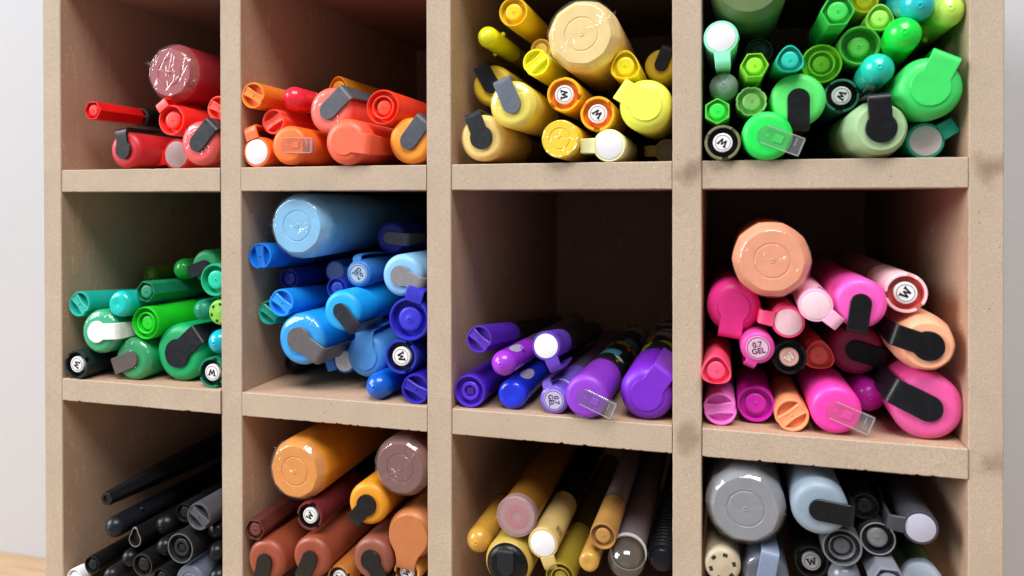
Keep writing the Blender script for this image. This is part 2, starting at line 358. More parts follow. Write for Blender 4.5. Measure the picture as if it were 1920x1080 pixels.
CELLS.append(('bright green cubby', [
  ('big',(319.3,0.0,65.5),14.23,(0.000,0.000),128,(88, 110, 66),{},0,'olive green jumbo marker cut off at the top of the bright green cubby'),
  ('disc',(309.3,0.0,45.4),6.30,(0.000,0.000),135,(140, 226, 190),{},176,'mint pen with white disc and hanging clip in the bright green cubby'),
  ('dome',(310.3,3.7,28.2),5.38,(-0.001,-0.000),135,(176, 205, 190),{'clear': 1},0,'clear frosted round tipped pen at the left wall of the bright green cubby'),
  ('ring',(323.5,21.4,43.5),5.22,(-0.023,0.014),135,(30, 48, 40),{},0,'very dark green ring cap pen behind the lime hexagonal one'),
  ('ring',(321.0,-3.5,34.0),5.00,(-0.015,-0.009),135,(130, 206, 40),{'sh': 'hex'},0,'lime hexagonal pen in the upper left of the bright green cubby'),
  ('ring',(308.0,-0.8,18.2),4.92,(-0.001,-0.006),135,(92, 206, 72),{'sh': 'hex', 'pl': (40, 220, 70)},30,'small green hexagonal pen above the olive W pen'),
  ('ring',(320.2,5.8,22.1),5.67,(-0.000,0.003),135,(142, 196, 112),{'sh': 'gear'},0,'sage green pen with notched cap rim in the bright green cubby'),
  ('W',(309.9,-3.2,6.4),6.43,(-0.009,0.000),135,(112, 112, 82),{'inn': (14, 14, 14)},-147,'olive pen with black recess and W disc in the bright green cubby corner'),
  ('clear',(325.4,-3.5,8.6),8.81,(-0.016,0.002),135,(28, 210, 80),{},112,'neon green marker with clear plastic clip in the bright green cubby'),
  ('clip',(336.7,6.3,22.4),9.80,(-0.004,-0.007),135,(84, 214, 104),{'k': 'o', 'cc': (24, 26, 30)},180,'mid green marker with black clip pointing down in the bright green cubby'),
  ('W',(352.6,15.0,24.3),6.36,(-0.004,0.006),135,(44, 122, 98),{'inn': (10, 16, 14)},115,'dark teal pen with W end disc in the bright green cubby'),
  ('ring',(333.5,2.7,36.4),5.24,(-0.018,0.063),135,(30, 182, 166),{'sh': 'tri'},0,'teal rounded triangular cap pen in the bright green cubby'),
  ('ring',(345.6,14.1,36.4),7.29,(-0.011,0.022),135,(112, 192, 32),{'n': 2},0,'grass green pen with concentric cap rings in the bright green cubby'),
  ('ring',(349.3,0.0,52.5),5.87,(-0.001,0.001),135,(52, 186, 72),{'sh': 'hex'},0,'tall green hexagonal pen at the top of the bright green cubby'),
  ('ring',(362.4,26.2,61.9),5.11,(-0.009,0.027),135,(216, 216, 30),{},0,'yellow green ring cap pen cut off at the top of the bright green cubby'),
  ('ring',(365.8,15.6,52.3),5.31,(0.005,-0.003),135,(160, 216, 92),{'sh': 'tri'},0,'pale green rounded triangular cap pen in the bright green cubby'),
  ('ring',(358.6,13.6,42.3),7.28,(-0.007,0.008),135,(72, 166, 56),{'deep': 1},0,'leaf green pen with deep recessed cap in the bright green cubby'),
  ('dome',(370.2,-3.5,43.3),6.04,(0.071,-0.034),135,(24, 214, 64),{},0,'glossy vivid green round tipped pen in the bright green cubby'),
  ('dome',(385.5,1.3,51.5),5.68,(-0.003,-0.021),135,(182, 224, 92),{'knob': 1},0,'pale lime round tipped pen in the top right corner'),
  ('dome',(375.4,-1.6,52.2),5.68,(-0.002,0.231),135,(30, 176, 182),{},0,'cyan round tipped pen behind the pale lime one'),
  ('dome',(362.3,-3.5,31.6),5.53,(0.015,-0.051),135,(30, 186, 166),{'sclip': (200, 205, 205), 'twist2': 200},0,'teal round tipped pen with clear clip in the bright green cubby'),
  ('self',(378.5,-1.7,24.0),10.78,(0.010,-0.012),135,(52, 198, 92),{},26,'large green marker with same coloured clip by the right wall'),
  ('clip',(362.7,-3.4,10.3),10.34,(-0.027,0.001),135,(152, 182, 138),{'k': 'k', 'cc': (22, 23, 26), 'facet': 1},-4,'large sage marker with black keyhole clip in the bright green cubby'),
  ('disc',(379.5,9.5,6.4),6.46,(-0.038,0.001),135,(20, 170, 142),{},60,'teal pen with white end disc in the right corner of the bright green cubby'),
]))
CELLS.append(('teal green cubby', [
  ('slot',(13.1,2.2,-64.1),6.12,(-0.012,-0.074),135,(22, 166, 150),{},45,'teal slotted cap pen at far left of the teal green cubby'),
  ('flat',(36.1,1.5,-63.2),6.26,(0.015,-0.068),135,(20, 180, 170),{},0,'turquoise pen with plain blunt cap in the teal green cubby'),
  ('ring',(46.6,7.4,-57.8),5.30,(-0.017,-0.041),135,(18, 120, 84),{'sh': 'hex'},10,'dark green hexagonal pen in the teal green cubby'),
  ('ring',(48.3,5.3,-72.3),7.77,(0.025,-0.009),135,(22, 188, 32),{'n': 2},0,'vivid green pen with concentric cap rings in the teal green cubby'),
  ('clip',(25.5,0.9,-76.6),10.33,(-0.002,-0.041),135,(34, 166, 114),{'k': 'k', 'cc': (225, 228, 232), 'w': 1},86,'film wrapped green marker with white clip in the teal green cubby'),
  ('clip',(41.4,4.4,-89.5),10.06,(0.016,-0.000),135,(24, 152, 90),{'k': 'o', 'cc': (92, 84, 82), 'w': 1},-112,'film wrapped green marker with brownish grey clip in the teal green cubby'),
  ('clip',(64.7,7.7,-85.9),13.46,(0.025,-0.002),135,(8, 156, 92),{'k': 'k', 'cc': (36, 38, 46)},50,'large emerald marker with black clip on the teal green cubby floor'),
  ('W',(13.7,-0.4,-92.6),6.97,(-0.010,-0.000),135,(32, 46, 46),{'inn': (12, 16, 16), 'bc': (16, 18, 18)},110,'black pen with W end disc in the teal green cubby corner'),
  ('W',(86.7,2.5,-92.7),7.00,(-0.000,0.000),135,(14, 116, 86),{'inn': (6, 50, 40)},185,'dark green pen with W end disc beside the post'),
  ('dome',(88.1,2.5,-79.3),5.55,(-0.000,0.000),135,(8, 166, 186),{},0,'cyan round tipped pen beside the post in the teal green cubby'),
  ('ring',(86.1,5.7,-51.0),7.55,(-0.000,0.000),135,(14, 160, 116),{'pl': (10, 186, 150)},0,'sea green ring cap pen beside the post in the teal green cubby'),
  ('clip',(65.3,26.0,-47.1),8.10,(-0.000,-0.000),135,(24, 152, 92),{'k': 'o', 'cc': (44, 44, 56)},-110,'green marker with dark clip at the back of the teal green cubby'),
  ('dome',(50.4,25.3,-49.0),5.27,(0.001,0.002),135,(26, 160, 66),{},0,'green round tipped pen at the back of the teal green cubby'),
  ('dome',(77.1,5.9,-65.5),4.91,(-0.001,0.000),135,(40, 170, 140),{'clear': 1},0,'translucent teal round tipped pen in the teal green cubby'),
  ('holes',(87.8,6.4,-65.9),5.85,(-0.000,-0.000),135,(122, 184, 64),{},0,'lime cap with dark vent holes beside the post'),
  ('ring',(17.2,44.0,-53.8),4.24,(0.000,0.000),135,(110, 130, 50),{},0,'small olive pen at the back of the teal green cubby'),
]))
CELLS.append(('blue cubby', [
  ('big',(129.7,4.0,-25.9),14.75,(0.000,0.000),128,(120, 184, 226),{'w': 1},0,'sky blue jumbo marker in crinkled film in the blue cubby'),
  ('slot',(110.3,5.1,-39.5),5.96,(-0.000,-0.046),135,(12, 112, 206),{},82,'blue slotted cap pen below the sky blue jumbo marker'),
  ('clip',(160.6,34.0,-32.2),7.46,(0.000,0.000),135,(34, 44, 140),{'k': 'o', 'cc': (110, 112, 118)},95,'navy marker with grey clip at the back of the blue cubby'),
  ('ring',(116.1,19.1,-51.1),4.94,(0.021,-0.010),135,(24, 44, 126),{},0,'navy ring cap pen in shade in the blue cubby'),
  ('disc',(134.1,30.3,-48.2),5.27,(-0.001,0.001),135,(40, 90, 160),{'dc': (150, 165, 195)},90,'pen with pale grey blue disc deep in the blue cubby'),
  ('gel',(155.4,11.9,-46.9),6.10,(0.000,0.000),135,(44, 112, 182),{'ca': -150},140,'blue gel pen with 0.7 GEL lettering on its end'),
  ('clip',(179.3,4.0,-46.4),8.99,(0.000,0.000),135,(124, 178, 222),{'k': 'k', 'cc': (130, 130, 136)},112,'pale blue marker with silver grey keyhole clip in the blue cubby'),
  ('ring',(183.6,1.9,-64.4),9.12,(-0.000,0.004),135,(38, 38, 170),{'sclip': 1, 'pl': (46, 46, 190)},15,'indigo marker with recessed cap and hooked clip beside the post'),
  ('ring',(142.2,16.4,-54.4),5.04,(0.003,-0.004),135,(24, 52, 152),{},0,'small dark blue ring cap pen in the middle of the blue cubby'),
  ('slot',(121.4,4.6,-60.0),6.14,(-0.014,-0.049),135,(22, 136, 222),{},35,'bright blue slotted cap pen in the blue cubby'),
  ('slot',(110.9,11.1,-65.7),5.58,(-0.003,-0.061),135,(18, 152, 132),{},32,'teal slotted cap pen in the blue cubby'),
  ('clip',(153.8,-0.7,-61.6),8.61,(0.003,0.004),135,(20, 158, 236),{'k': 'o', 'cc': (58, 60, 68)},138,'azure marker with dark clip pointing down right in the blue cubby'),
  ('clip',(131.0,4.1,-75.8),11.47,(0.022,0.001),135,(20, 154, 236),{'k': 'k', 'cc': (96, 94, 96), 'w': 1},122,'azure film wrapped marker with grey clip in the blue cubby'),
  ('self',(157.4,13.9,-83.8),9.90,(0.007,0.033),135,(72, 142, 208),{},0,'dusty blue marker with same coloured clip in the blue cubby'),
  ('disc',(142.8,22.5,-88.3),5.62,(0.004,-0.019),135,(30, 110, 190),{},-110,'blue pen with white disc half hidden behind the dusty blue marker'),
  ('W',(179.6,2.6,-80.3),7.39,(-0.001,-0.003),135,(28, 46, 166),{'inn': (12, 20, 80), 'bc': (20, 22, 40)},75,'royal blue pen with W end disc in the blue cubby'),
  ('dome',(168.3,0.0,-93.7),5.61,(0.047,-0.002),135,(12, 88, 188),{},0,'glossy blue round tipped pen on the blue cubby floor'),
  ('slot',(186.5,2.0,-93.4),6.44,(-0.002,0.002),135,(38, 26, 156),{},25,'indigo slotted cap pen on the floor beside the post'),
  ('dome',(109.1,31.8,-93.5),4.89,(0.001,-0.009),135,(18, 20, 24),{},0,'black pen under the azure wrapped marker in the blue cubby'),
]))
CELLS.append(('purple cubby', [
  ('slot',(215.4,-1.2,-70.5),5.58,(0.034,-0.117),135,(74, 30, 156),{'bc': (18, 16, 20)},38,'deep purple slotted cap pen, topmost in the purple cubby'),
  ('dome',(225.1,-3.5,-79.8),5.07,(0.040,-0.023),135,(150, 52, 202),{'knob': 1, 'win': 1, 'bc': (100, 92, 104), 'L': 38},0,'magenta purple round tipped pen with oval window in the purple cubby'),
  ('disc',(242.8,0.2,-72.1),5.78,(-0.027,-0.125),135,(88, 52, 168),{'bc': (22, 20, 26), 'L': 28},155,'purple pen with white end disc in the purple cubby'),
  ('ring',(210.1,2.4,-92.8),6.76,(-0.000,-0.000),135,(78, 38, 184),{'sq': 1},0,'violet ring cap pen on the floor by the purple cubby wall'),
  ('flat',(227.5,3.3,-93.5),6.03,(0.009,-0.000),135,(32, 50, 204),{'win': 1},0,'cobalt blue blunt cap pen with oval window in the purple cubby'),
  ('gel',(245.4,2.3,-93.8),5.91,(0.031,0.000),135,(112, 88, 192),{'clearb': 1, 'ca': -110},82,'lilac gel pen with 0.7 GEL end, clear barrel'),
  ('clear',(259.0,-2.3,-90.6),8.43,(0.031,-0.004),135,(132, 54, 190),{'lab': 1, 'L': 34},112,'purple marker with clear plastic clip and colourful barrel label'),
  ('self',(281.7,2.6,-89.2),10.43,(-0.003,0.001),135,(112, 34, 186),{'lab': 1, 'L': 40},35,'large violet marker with same coloured clip and colourful label'),
]))
CELLS.append(('pink cubby', [
  ('big',(327.0,-3.5,-36.5),13.79,(0.006,0.008),128,(226, 150, 114),{'w': 1},0,'peach jumbo marker in crinkled film in the pink cubby'),
  ('self',(313.9,9.2,-55.4),9.93,(-0.013,-0.010),135,(246, 50, 146),{},188,'hot pink marker with same coloured clip hanging down in the pink cubby'),
  ('disc',(333.1,4.8,-59.6),5.88,(-0.010,-0.008),135,(240, 70, 122),{'dc': (236, 196, 206)},-80,'rose pen with pale pink disc, lower of two in the pink cubby'),
  ('disc',(341.9,-1.6,-52.3),5.89,(0.008,0.025),135,(240, 172, 202),{'dc': (240, 205, 215)},130,'pale pink pen with pale pink disc, upper of two in the pink cubby'),
  ('clip',(356.7,-0.9,-51.1),8.92,(0.002,-0.007),135,(246, 82, 176),{'k': 'o', 'cc': (20, 20, 24)},188,'bright pink marker with black clip hanging down in the pink cubby'),
  ('W',(372.4,5.2,-47.7),7.17,(0.004,0.001),135,(240, 192, 198),{'inn': (196, 84, 78)},-56,'pale pink pen with W end disc and red recess'),
  ('clip',(378.2,-0.2,-65.0),10.31,(0.007,0.000),135,(246, 166, 132),{'k': 'k', 'cc': (16, 17, 20), 'facet': 1},-72,'peach marker with black keyhole clip in the pink cubby'),
  ('clip',(360.0,29.4,-73.3),9.87,(0.014,-0.000),135,(168, 52, 98),{'k': 'o', 'cc': (18, 18, 20)},106,'dark rose marker with black clip behind others in the pink cubby'),
  ('ring',(307.6,-3.5,-77.3),5.67,(0.003,0.000),135,(240, 72, 108),{'sh': 'tri'},0,'raspberry rounded triangular cap pen by the left wall of the pink cubby'),
  ('gel',(322.3,1.2,-68.9),6.07,(-0.027,-0.014),135,(198, 64, 150),{'ca': 215},-12,'magenta gel pen with 0.7 GEL lettering on its end'),
  ('W',(333.7,7.4,-73.0),6.33,(-0.052,-0.055),135,(24, 20, 24),{'inn': (8, 8, 8), 'dc': (222, 170, 160), 'lc': (245, 235, 230)},-45,'black pen with pinkish W disc in the pink cubby'),
  ('ring',(345.1,17.6,-73.9),5.87,(-0.045,-0.004),135,(240, 108, 88),{'sh': 'tri'},0,'coral rounded triangular cap pen in the pink cubby'),
  ('slot',(308.9,4.5,-93.3),6.22,(-0.003,-0.001),135,(236, 122, 206),{},-8,'orchid pink slotted cap pen on the pink cubby floor'),
  ('ring',(321.9,10.3,-92.1),6.87,(-0.008,0.002),135,(192, 30, 168),{},0,'deep magenta ring cap pen on the pink cubby floor'),
  ('slot',(334.3,3.9,-93.6),6.06,(-0.008,-0.000),135,(246, 152, 106),{},-38,'peach slotted cap pen on the pink cubby floor'),
  ('clear',(349.2,2.3,-90.3),8.81,(-0.023,0.023),135,(252, 60, 166),{'L': 40},112,'neon pink marker with clear plastic clip in the pink cubby'),
  ('dome',(363.7,21.1,-89.5),6.24,(-0.037,-0.029),135,(202, 42, 188),{},0,'magenta round tipped pen on the pink cubby floor'),
  ('clip',(379.4,5.0,-87.8),11.81,(-0.002,0.012),135,(246, 80, 160),{'k': 'o', 'cc': (26, 27, 32), 'w': 1},-64,'large pink film wrapped marker with black clip in the right corner'),
]))
CELLS.append(('black cubby', [
  ('pencil',(30.5,0.0,-155.0),3.26,(0.000,0.000),135,(22, 22, 25),{},0,'slim black tapered hexagonal pen, topmost in the black cubby'),
  ('dome',(30.0,2.0,-170.5),5.05,(0.000,0.000),135,(26, 30, 36),{'knob': 1},0,'glossy black round tipped pen by the wall in the black cubby'),
  ('tear',(41.6,5.7,-175.3),5.05,(-0.002,-0.005),135,(14, 14, 16),{},0,'black pen with teardrop shaped end in the black cubby'),
  ('slot',(80.4,1.4,-158.3),6.30,(0.003,-0.001),135,(66, 68, 76),{'bc': (40, 40, 46)},38,'dark grey slotted cap pen in the black cubby'),
  ('ring',(71.7,0.0,-173.1),7.05,(0.000,0.000),135,(30, 31, 34),{'sq': 1, 'rim': (88, 90, 94)},0,'black ring cap pen with grey rim and square centre hole'),
  ('ring',(49.7,1.4,-184.4),5.46,(-0.000,-0.000),135,(16, 17, 19),{'rim': (52, 54, 58)},0,'small black ring cap pen right of the teardrop pen'),
  ('ring',(13.0,-1.3,-194.0),4.31,(-0.001,-0.001),135,(225, 226, 232),{'bc': (14, 14, 16), 'L': 6},0,'black pen with white tubular end in the black cubby corner'),
  ('dome',(37.3,4.0,-185.2),4.04,(0.000,0.000),135,(20, 20, 24),{},0,'black round tipped pen left of the small black ring cap'),
  ('ring',(61.2,0.0,-188.1),4.41,(0.000,0.000),135,(20, 20, 22),{},0,'black ring cap pen cut off at the bottom edge'),
  ('ringflat',(75.2,2.0,-189.2),7.80,(0.000,-0.000),135,(92, 98, 114),{},0,'blue grey cap pen at the bottom of the black cubby'),
  ('dome',(85.2,4.3,-176.7),4.38,(-0.001,0.001),135,(22, 22, 26),{},0,'black round tipped pen beside the post in the black cubby'),
  ('ring',(60.8,16.0,-164.6),4.61,(0.000,0.000),135,(18, 18, 20),{},0,'black ring cap pen in shade left of the dark grey slotted cap'),
  ('dome',(82.6,8.1,-168.4),4.19,(0.001,0.000),135,(16, 16, 18),{},0,'black round tipped pen right under the dark grey slotted cap'),
  ('ring',(19.7,2.3,-188.7),4.33,(-0.002,-0.002),135,(16, 17, 19),{},0,'thin black ring cap pen above the white tubular end'),
  ('dome',(30.6,0.0,-192.3),4.01,(0.000,0.000),135,(30, 30, 34),{},0,'black round tipped pen cut off beside the white tubular end'),
  ('dome',(56.6,4.7,-177.6),4.24,(0.010,-0.009),135,(18, 18, 20),{},0,'black round tipped pen between the teardrop pen and the square hole pen'),
  ('dome',(87.7,2.0,-187.0),4.83,(-0.001,0.001),135,(16, 16, 18),{},0,'black round tipped pen in the bottom right corner of the black cubby'),
  ('dome',(51.2,11.1,-170.9),5.34,(-0.002,-0.010),135,(14, 14, 16),{},0,'black pen lying in shade behind the teardrop pen'),
]))
CELLS.append(('brown cubby', [
  ('big',(129.5,1.8,-133.1),13.99,(-0.000,0.000),128,(216, 138, 36),{'w': 1},40,'ochre jumbo marker in film in the brown cubby'),
  ('big',(179.5,2.0,-127.0),12.97,(0.000,0.000),128,(112, 66, 62),{'w': 1},-40,'mauve brown jumbo marker in film in the brown cubby'),
  ('clip',(163.7,3.0,-144.4),9.10,(0.000,0.000),135,(208, 138, 26),{'k': 'k', 'cc': (36, 34, 36)},-140,'ochre marker with black keyhole clip between the two jumbo markers'),
  ('ring',(109.9,0.9,-160.7),4.96,(-0.000,0.001),135,(92, 44, 38),{'sh': 'hex'},0,'dark brown hexagonal pen by the left wall of the brown cubby'),
  ('W',(136.5,2.2,-152.1),6.27,(0.000,-0.000),135,(100, 34, 38),{'inn': (30, 10, 12), 'bc': (30, 14, 14)},-55,'maroon pen with W end disc under the ochre jumbo marker'),
  ('clip',(115.2,1.1,-174.1),9.42,(0.000,-0.001),135,(142, 68, 46),{'k': 'o', 'cc': (46, 40, 38)},192,'left one of two chestnut markers with dark clips in the brown cubby'),
  ('clip',(138.1,0.3,-169.4),8.99,(-0.001,0.000),135,(138, 66, 44),{'k': 'o', 'cc': (46, 40, 38)},204,'right one of two chestnut markers with dark clips in the brown cubby'),
  ('clip',(165.9,2.4,-167.5),9.07,(-0.000,-0.000),135,(130, 72, 56),{'k': 'k', 'cc': (40, 38, 38)},148,'cocoa brown marker with dark round keyhole clip'),
  ('self',(182.1,4.6,-156.5),10.58,(-0.000,0.003),135,(176, 108, 64),{'wide': 1},186,'tan marker with same coloured clip beside the post'),
  ('W',(180.4,6.2,-172.9),5.89,(-0.000,-0.002),135,(226, 164, 84),{'inn': (120, 70, 25)},-60,'light amber pen with W disc below the tan marker'),
  ('W',(149.8,3.7,-178.1),5.54,(0.000,-0.000),135,(180, 110, 50),{'inn': (90, 45, 15)},0,'orange brown pen with W disc cut off at the bottom'),
]))
CELLS.append(('gold cubby', [
  ('dome',(213.1,1.2,-154.4),5.21,(-0.002,0.001),135,(190, 142, 56),{'knob': 1},0,'gold round tipped pen by the left wall of the gold cubby'),
  ('frost',(230.1,1.0,-141.5),8.32,(-0.002,0.001),135,(190, 152, 156),{'bc': (112, 74, 20)},0,'gold marker with frosted pink end disc'),
  ('disc',(241.2,1.0,-150.7),6.13,(0.002,-0.001),135,(192, 168, 108),{'bc': (20, 20, 22), 'L': 40},160,'gold pen with white end disc'),
  ('ring',(265.2,0.0,-144.6),5.15,(0.000,0.000),135,(154, 114, 58),{'bc': (130, 120, 125), 'L': 30},0,'bronze gold ring cap pen with clear barrel'),
  ('blackface',(226.9,-1.2,-160.2),9.78,(0.003,-0.001),135,(172, 148, 66),{},0,'gold marker with glossy black end cap'),
  ('ring',(248.3,0.0,-163.0),5.86,(0.000,0.000),135,(132, 116, 34),{'n': 2},0,'olive gold ring cap pen cut off at the bottom edge'),
  ('flat',(259.9,-2.0,-154.7),3.91,(0.000,0.000),135,(182, 138, 66),{},0,'tan gold blunt cap pen below the bronze ring cap'),
  ('dome',(273.6,-2.0,-154.6),7.11,(0.000,0.000),135,(150, 140, 120),{'clear': 2, 'bc': (110, 102, 110), 'L': 14},0,'clear domed cap marker in the gold cubby'),
  ('spiral',(286.0,18.3,-159.9),5.79,(-0.001,0.000),135,(24, 30, 40),{},0,'dark ridged grip pen beside the post in the gold cubby'),
]))
CELLS.append(('grey cubby', [
  ('big',(318.0,0.0,-128.1),14.50,(0.000,0.000),128,(128, 131, 139),{'w': 1},0,'grey jumbo marker in film in the grey cubby'),
  ('clip',(343.2,-3.0,-124.4),9.65,(-0.003,0.004),135,(128, 145, 160),{'k': 'o', 'cc': (24, 24, 27)},96,'blue grey marker with black clip pointing right'),
  ('holes',(309.8,0.0,-150.4),6.52,(0.000,0.000),135,(172, 160, 136),{},0,'beige cap pen with vent slots in its end'),
  ('ring',(363.4,5.6,-136.1),6.12,(0.014,-0.002),135,(40, 41, 45),{'rim': (150, 152, 156), 'pl': (128, 128, 132)},0,'black ring cap pen with silver rim in the grey cubby'),
  ('ring',(351.0,1.2,-138.9),6.86,(-0.013,0.001),135,(72, 74, 80),{'n': 2, 'rim': (110, 112, 116)},0,'dark grey pen with concentric cap rings'),
  ('disc',(376.2,1.0,-128.8),5.94,(-0.000,-0.000),135,(56, 56, 64),{'dc': (178, 178, 196)},-84,'charcoal pen with lilac grey disc by the right wall'),
  ('W',(341.3,6.1,-147.6),6.07,(-0.004,-0.003),135,(22, 22, 24),{'inn': (8, 8, 8), 'dc': (150, 150, 152)},-15,'black pen with grey W disc in the grey cubby'),
  ('clip',(325.1,2.0,-153.3),8.24,(0.000,0.000),135,(76, 82, 94),{'k': 'o', 'cc': (120, 135, 160), 'w': 1},10,'slate marker with clip coloured by a painted blue reflection at the bottom edge'),  # blue reflection on the strap is put into the clip colour
  ('dome',(352.3,1.5,-151.3),5.53,(0.002,-0.001),135,(108, 111, 122),{},0,'cool grey round tipped pen cut off at the bottom edge'),
  ('ring',(365.6,-3.0,-148.0),6.10,(-0.015,-0.009),135,(118, 122, 132),{'sh': 'hex'},0,'blue grey hexagonal pen cut off at the bottom edge'),
  ('frost',(378.1,6.5,-150.2),6.80,(0.006,-0.001),135,(196, 208, 226),{'bc': (70, 88, 56), 'lab': 2},0,'olive patterned marker with pale blue end by the right wall'),
  ('ring',(359.6,7.9,-125.9),4.84,(-0.002,0.005),135,(20, 20, 22),{},0,'black pen in the shade behind the blue grey marker'),
]))

# ------------------------------------------------------------------ pen parts (local axes: y runs into the cubby, z up; mm)
MM = .001
def sh_round(p): return 1.0
def sh_hex(p):
    a = (p % (math.pi/3)) - math.pi/6
    return min(1.0, .985*math.cos(math.pi/6)/math.cos(a)*1.0 + .03)
def sh_tri(p):
    return .93 + .085*math.cos(3*(p - math.pi/2)) + .012*math.cos(6*(p - math.pi/2))
def sh_gear(p):
    return 1 - .07*max(0, math.cos(8*p))**3
def sh_dent(p):
    d1 = (p + math.pi) % (2*math.pi) - math.pi
    return 1 - .13*math.exp(-(d1/.20)**2) - .05*math.exp(-((abs(d1) - math.pi)/.16)**2)
def sh_tear(p):
    d = (p - math.pi/2 + math.pi) % (2*math.pi) - math.pi
    return .62 + .48*math.exp(-(d/.42)**2)
def sh_facet(p):
    a = (p % (math.pi/5)) - math.pi/10
    return .5 + .5*math.cos(math.pi/10)/math.cos(a) + .006
SHAPES = dict(round=sh_round, hex=sh_hex, tri=sh_tri, gear=sh_gear, dent=sh_dent, tear=sh_tear, facet=sh_facet)
def lathe(name, prof, mat, parent, shape='round', seg=56, notch=None, bend=None, angle=38):
    """prof: (y, r) or (y, r, blend) from the back to the front centre"""
    f = SHAPES[shape]; V = []; F = []; rings = []
    for q in prof:
        y, r = q[0], q[1]; b = q[2] if len(q) > 2 else 1.0
        if r < 1e-6:
            rings.append([len(V)]); V.append((0, y*MM, 0)); continue
        ring = []
        for k in range(seg):
            p = 2*math.pi*k/seg; s = 1 + (f(p) - 1)*b; yy = y
            if notch and q[0] < notch[1]:
                for a in notch[0]:
                    d = abs((p - a + math.pi) % (2*math.pi) - math.pi)
                    if d < notch[2]: yy = max(y, notch[1])
            ring.append(len(V)); V.append((r*s*math.cos(p)*MM, yy*MM, r*s*math.sin(p)*MM))
        rings.append(ring)
    for A, B in zip(rings[:-1], rings[1:]):
        if len(A) == 1 and len(B) == 1: continue
        for k in range(seg):
            q = (k + 1) % seg
            if len(A) == 1: F.append((A[0], B[q], B[k]))
            elif len(B) == 1: F.append((A[k], A[q], B[0]))
            else: F.append((A[k], A[q], B[q], B[k]))
    return link(name, mesh_from(name, V, F, True, angle), mat, parent)
def fillet(y0, r1, rad, n=5):
    """quarter-round from the side (r1, y0+rad) to the face (r1-rad, y0)"""
    return [(y0 + rad - rad*math.sin(math.pi/2*i/n), r1 - rad + rad*math.cos(math.pi/2*i/n)) for i in range(n + 1)]
def barrel(root, R, L, Lc, col=None, mat=None, shape='round'):
    r = R*.91
    m = mat or plastic(col, .34)
    return lathe('barrel', [(L, 0), (L, r*.8), (L - 2, r*.96), (L - 6, r), (Lc + 1.0, r), (Lc - 1.5, r*.99)], m, root, shape, 40)
def seam(root, R, Lc, col):
    return lathe('collar', [(Lc + 2.2, R*.90), (Lc + 2.1, R*.955), (Lc + .25, R*.955), (Lc + .2, R*.88)], plastic(col, .3), root, 'round', 40)
def ribbon(name, path, th, mat, parent, ch=.25):
    """path: list of (s, y, halfwidth): a strap in the plane x=0 swept along s (z) and y"""
    V = []; F = []; n = len(path)
    for i, (s, y, w) in enumerate(path):
        a = path[max(0, i-1)]; b = path[min(n-1, i+1)]
        ds, dy = b[0]-a[0], b[1]-a[1]; l = math.hypot(ds, dy) or 1
        ns, ny = dy/l, -ds/l          # outward: towards the viewer on the face, away from the axis on the side
        w = max(w, .05); c = min(ch, w*.4)
        for (x, h) in ((-w, 0), (-w, th - c), (-w + c, th), (w - c, th), (w, th - c), (w, 0)):
            V.append((x*MM, (y + ny*h)*MM, (s + ns*h)*MM))
    for i in range(n-1):
        for j in range(6):
            q = (j+1) % 6
            F.append((i*6+j, i*6+q, (i+1)*6+q, (i+1)*6+j))
    F.append(tuple(range(6))); F.append(tuple((n-1)*6+j for j in range(6)))
    return link(name, mesh_from(name, V, F, True, 40), mat, parent)
def clip_path(R, kind, a, strap, gap, back, y0=-.15, bendr=1.5):
    pts = []
    if kind == 'k':
        for i in range(17):                                       # round head
            s = -a*math.cos(math.pi*i/16*.5*1.46); w = math.sqrt(max(0, a*a - s*s))
            if s > 0 and w < strap: break
            pts.append((s, y0, w))
        s_end = pts[-1][0]; pts.append((s_end + .35, y0, strap))
    else:
        for i in range(11):
            s = -a + a*(1 - math.cos(math.pi/2*i/10)); pts.append((s, y0, math.sqrt(max(0, a*a - s*s))))
    e = R + gap
    for i in range(1, 5):
        s = pts[-1][0] if i == 1 else s0
        s0 = s if i == 1 else s0
        if i == 1: base = pts[-1][0]
        pts.append((base + (e - bendr - base)*i/4, y0, strap))
    for i in range(1, 7):
        t = math.pi/2*i/6
        pts.append((e - bendr + bendr*math.sin(t), y0 + bendr*(1 - math.cos(t)), strap))
    for i in range(1, 5):
        pts.append((e + .2*i/4, y0 + bendr + (back - bendr)*i/4, strap*(1 - .06*i)))
    return pts
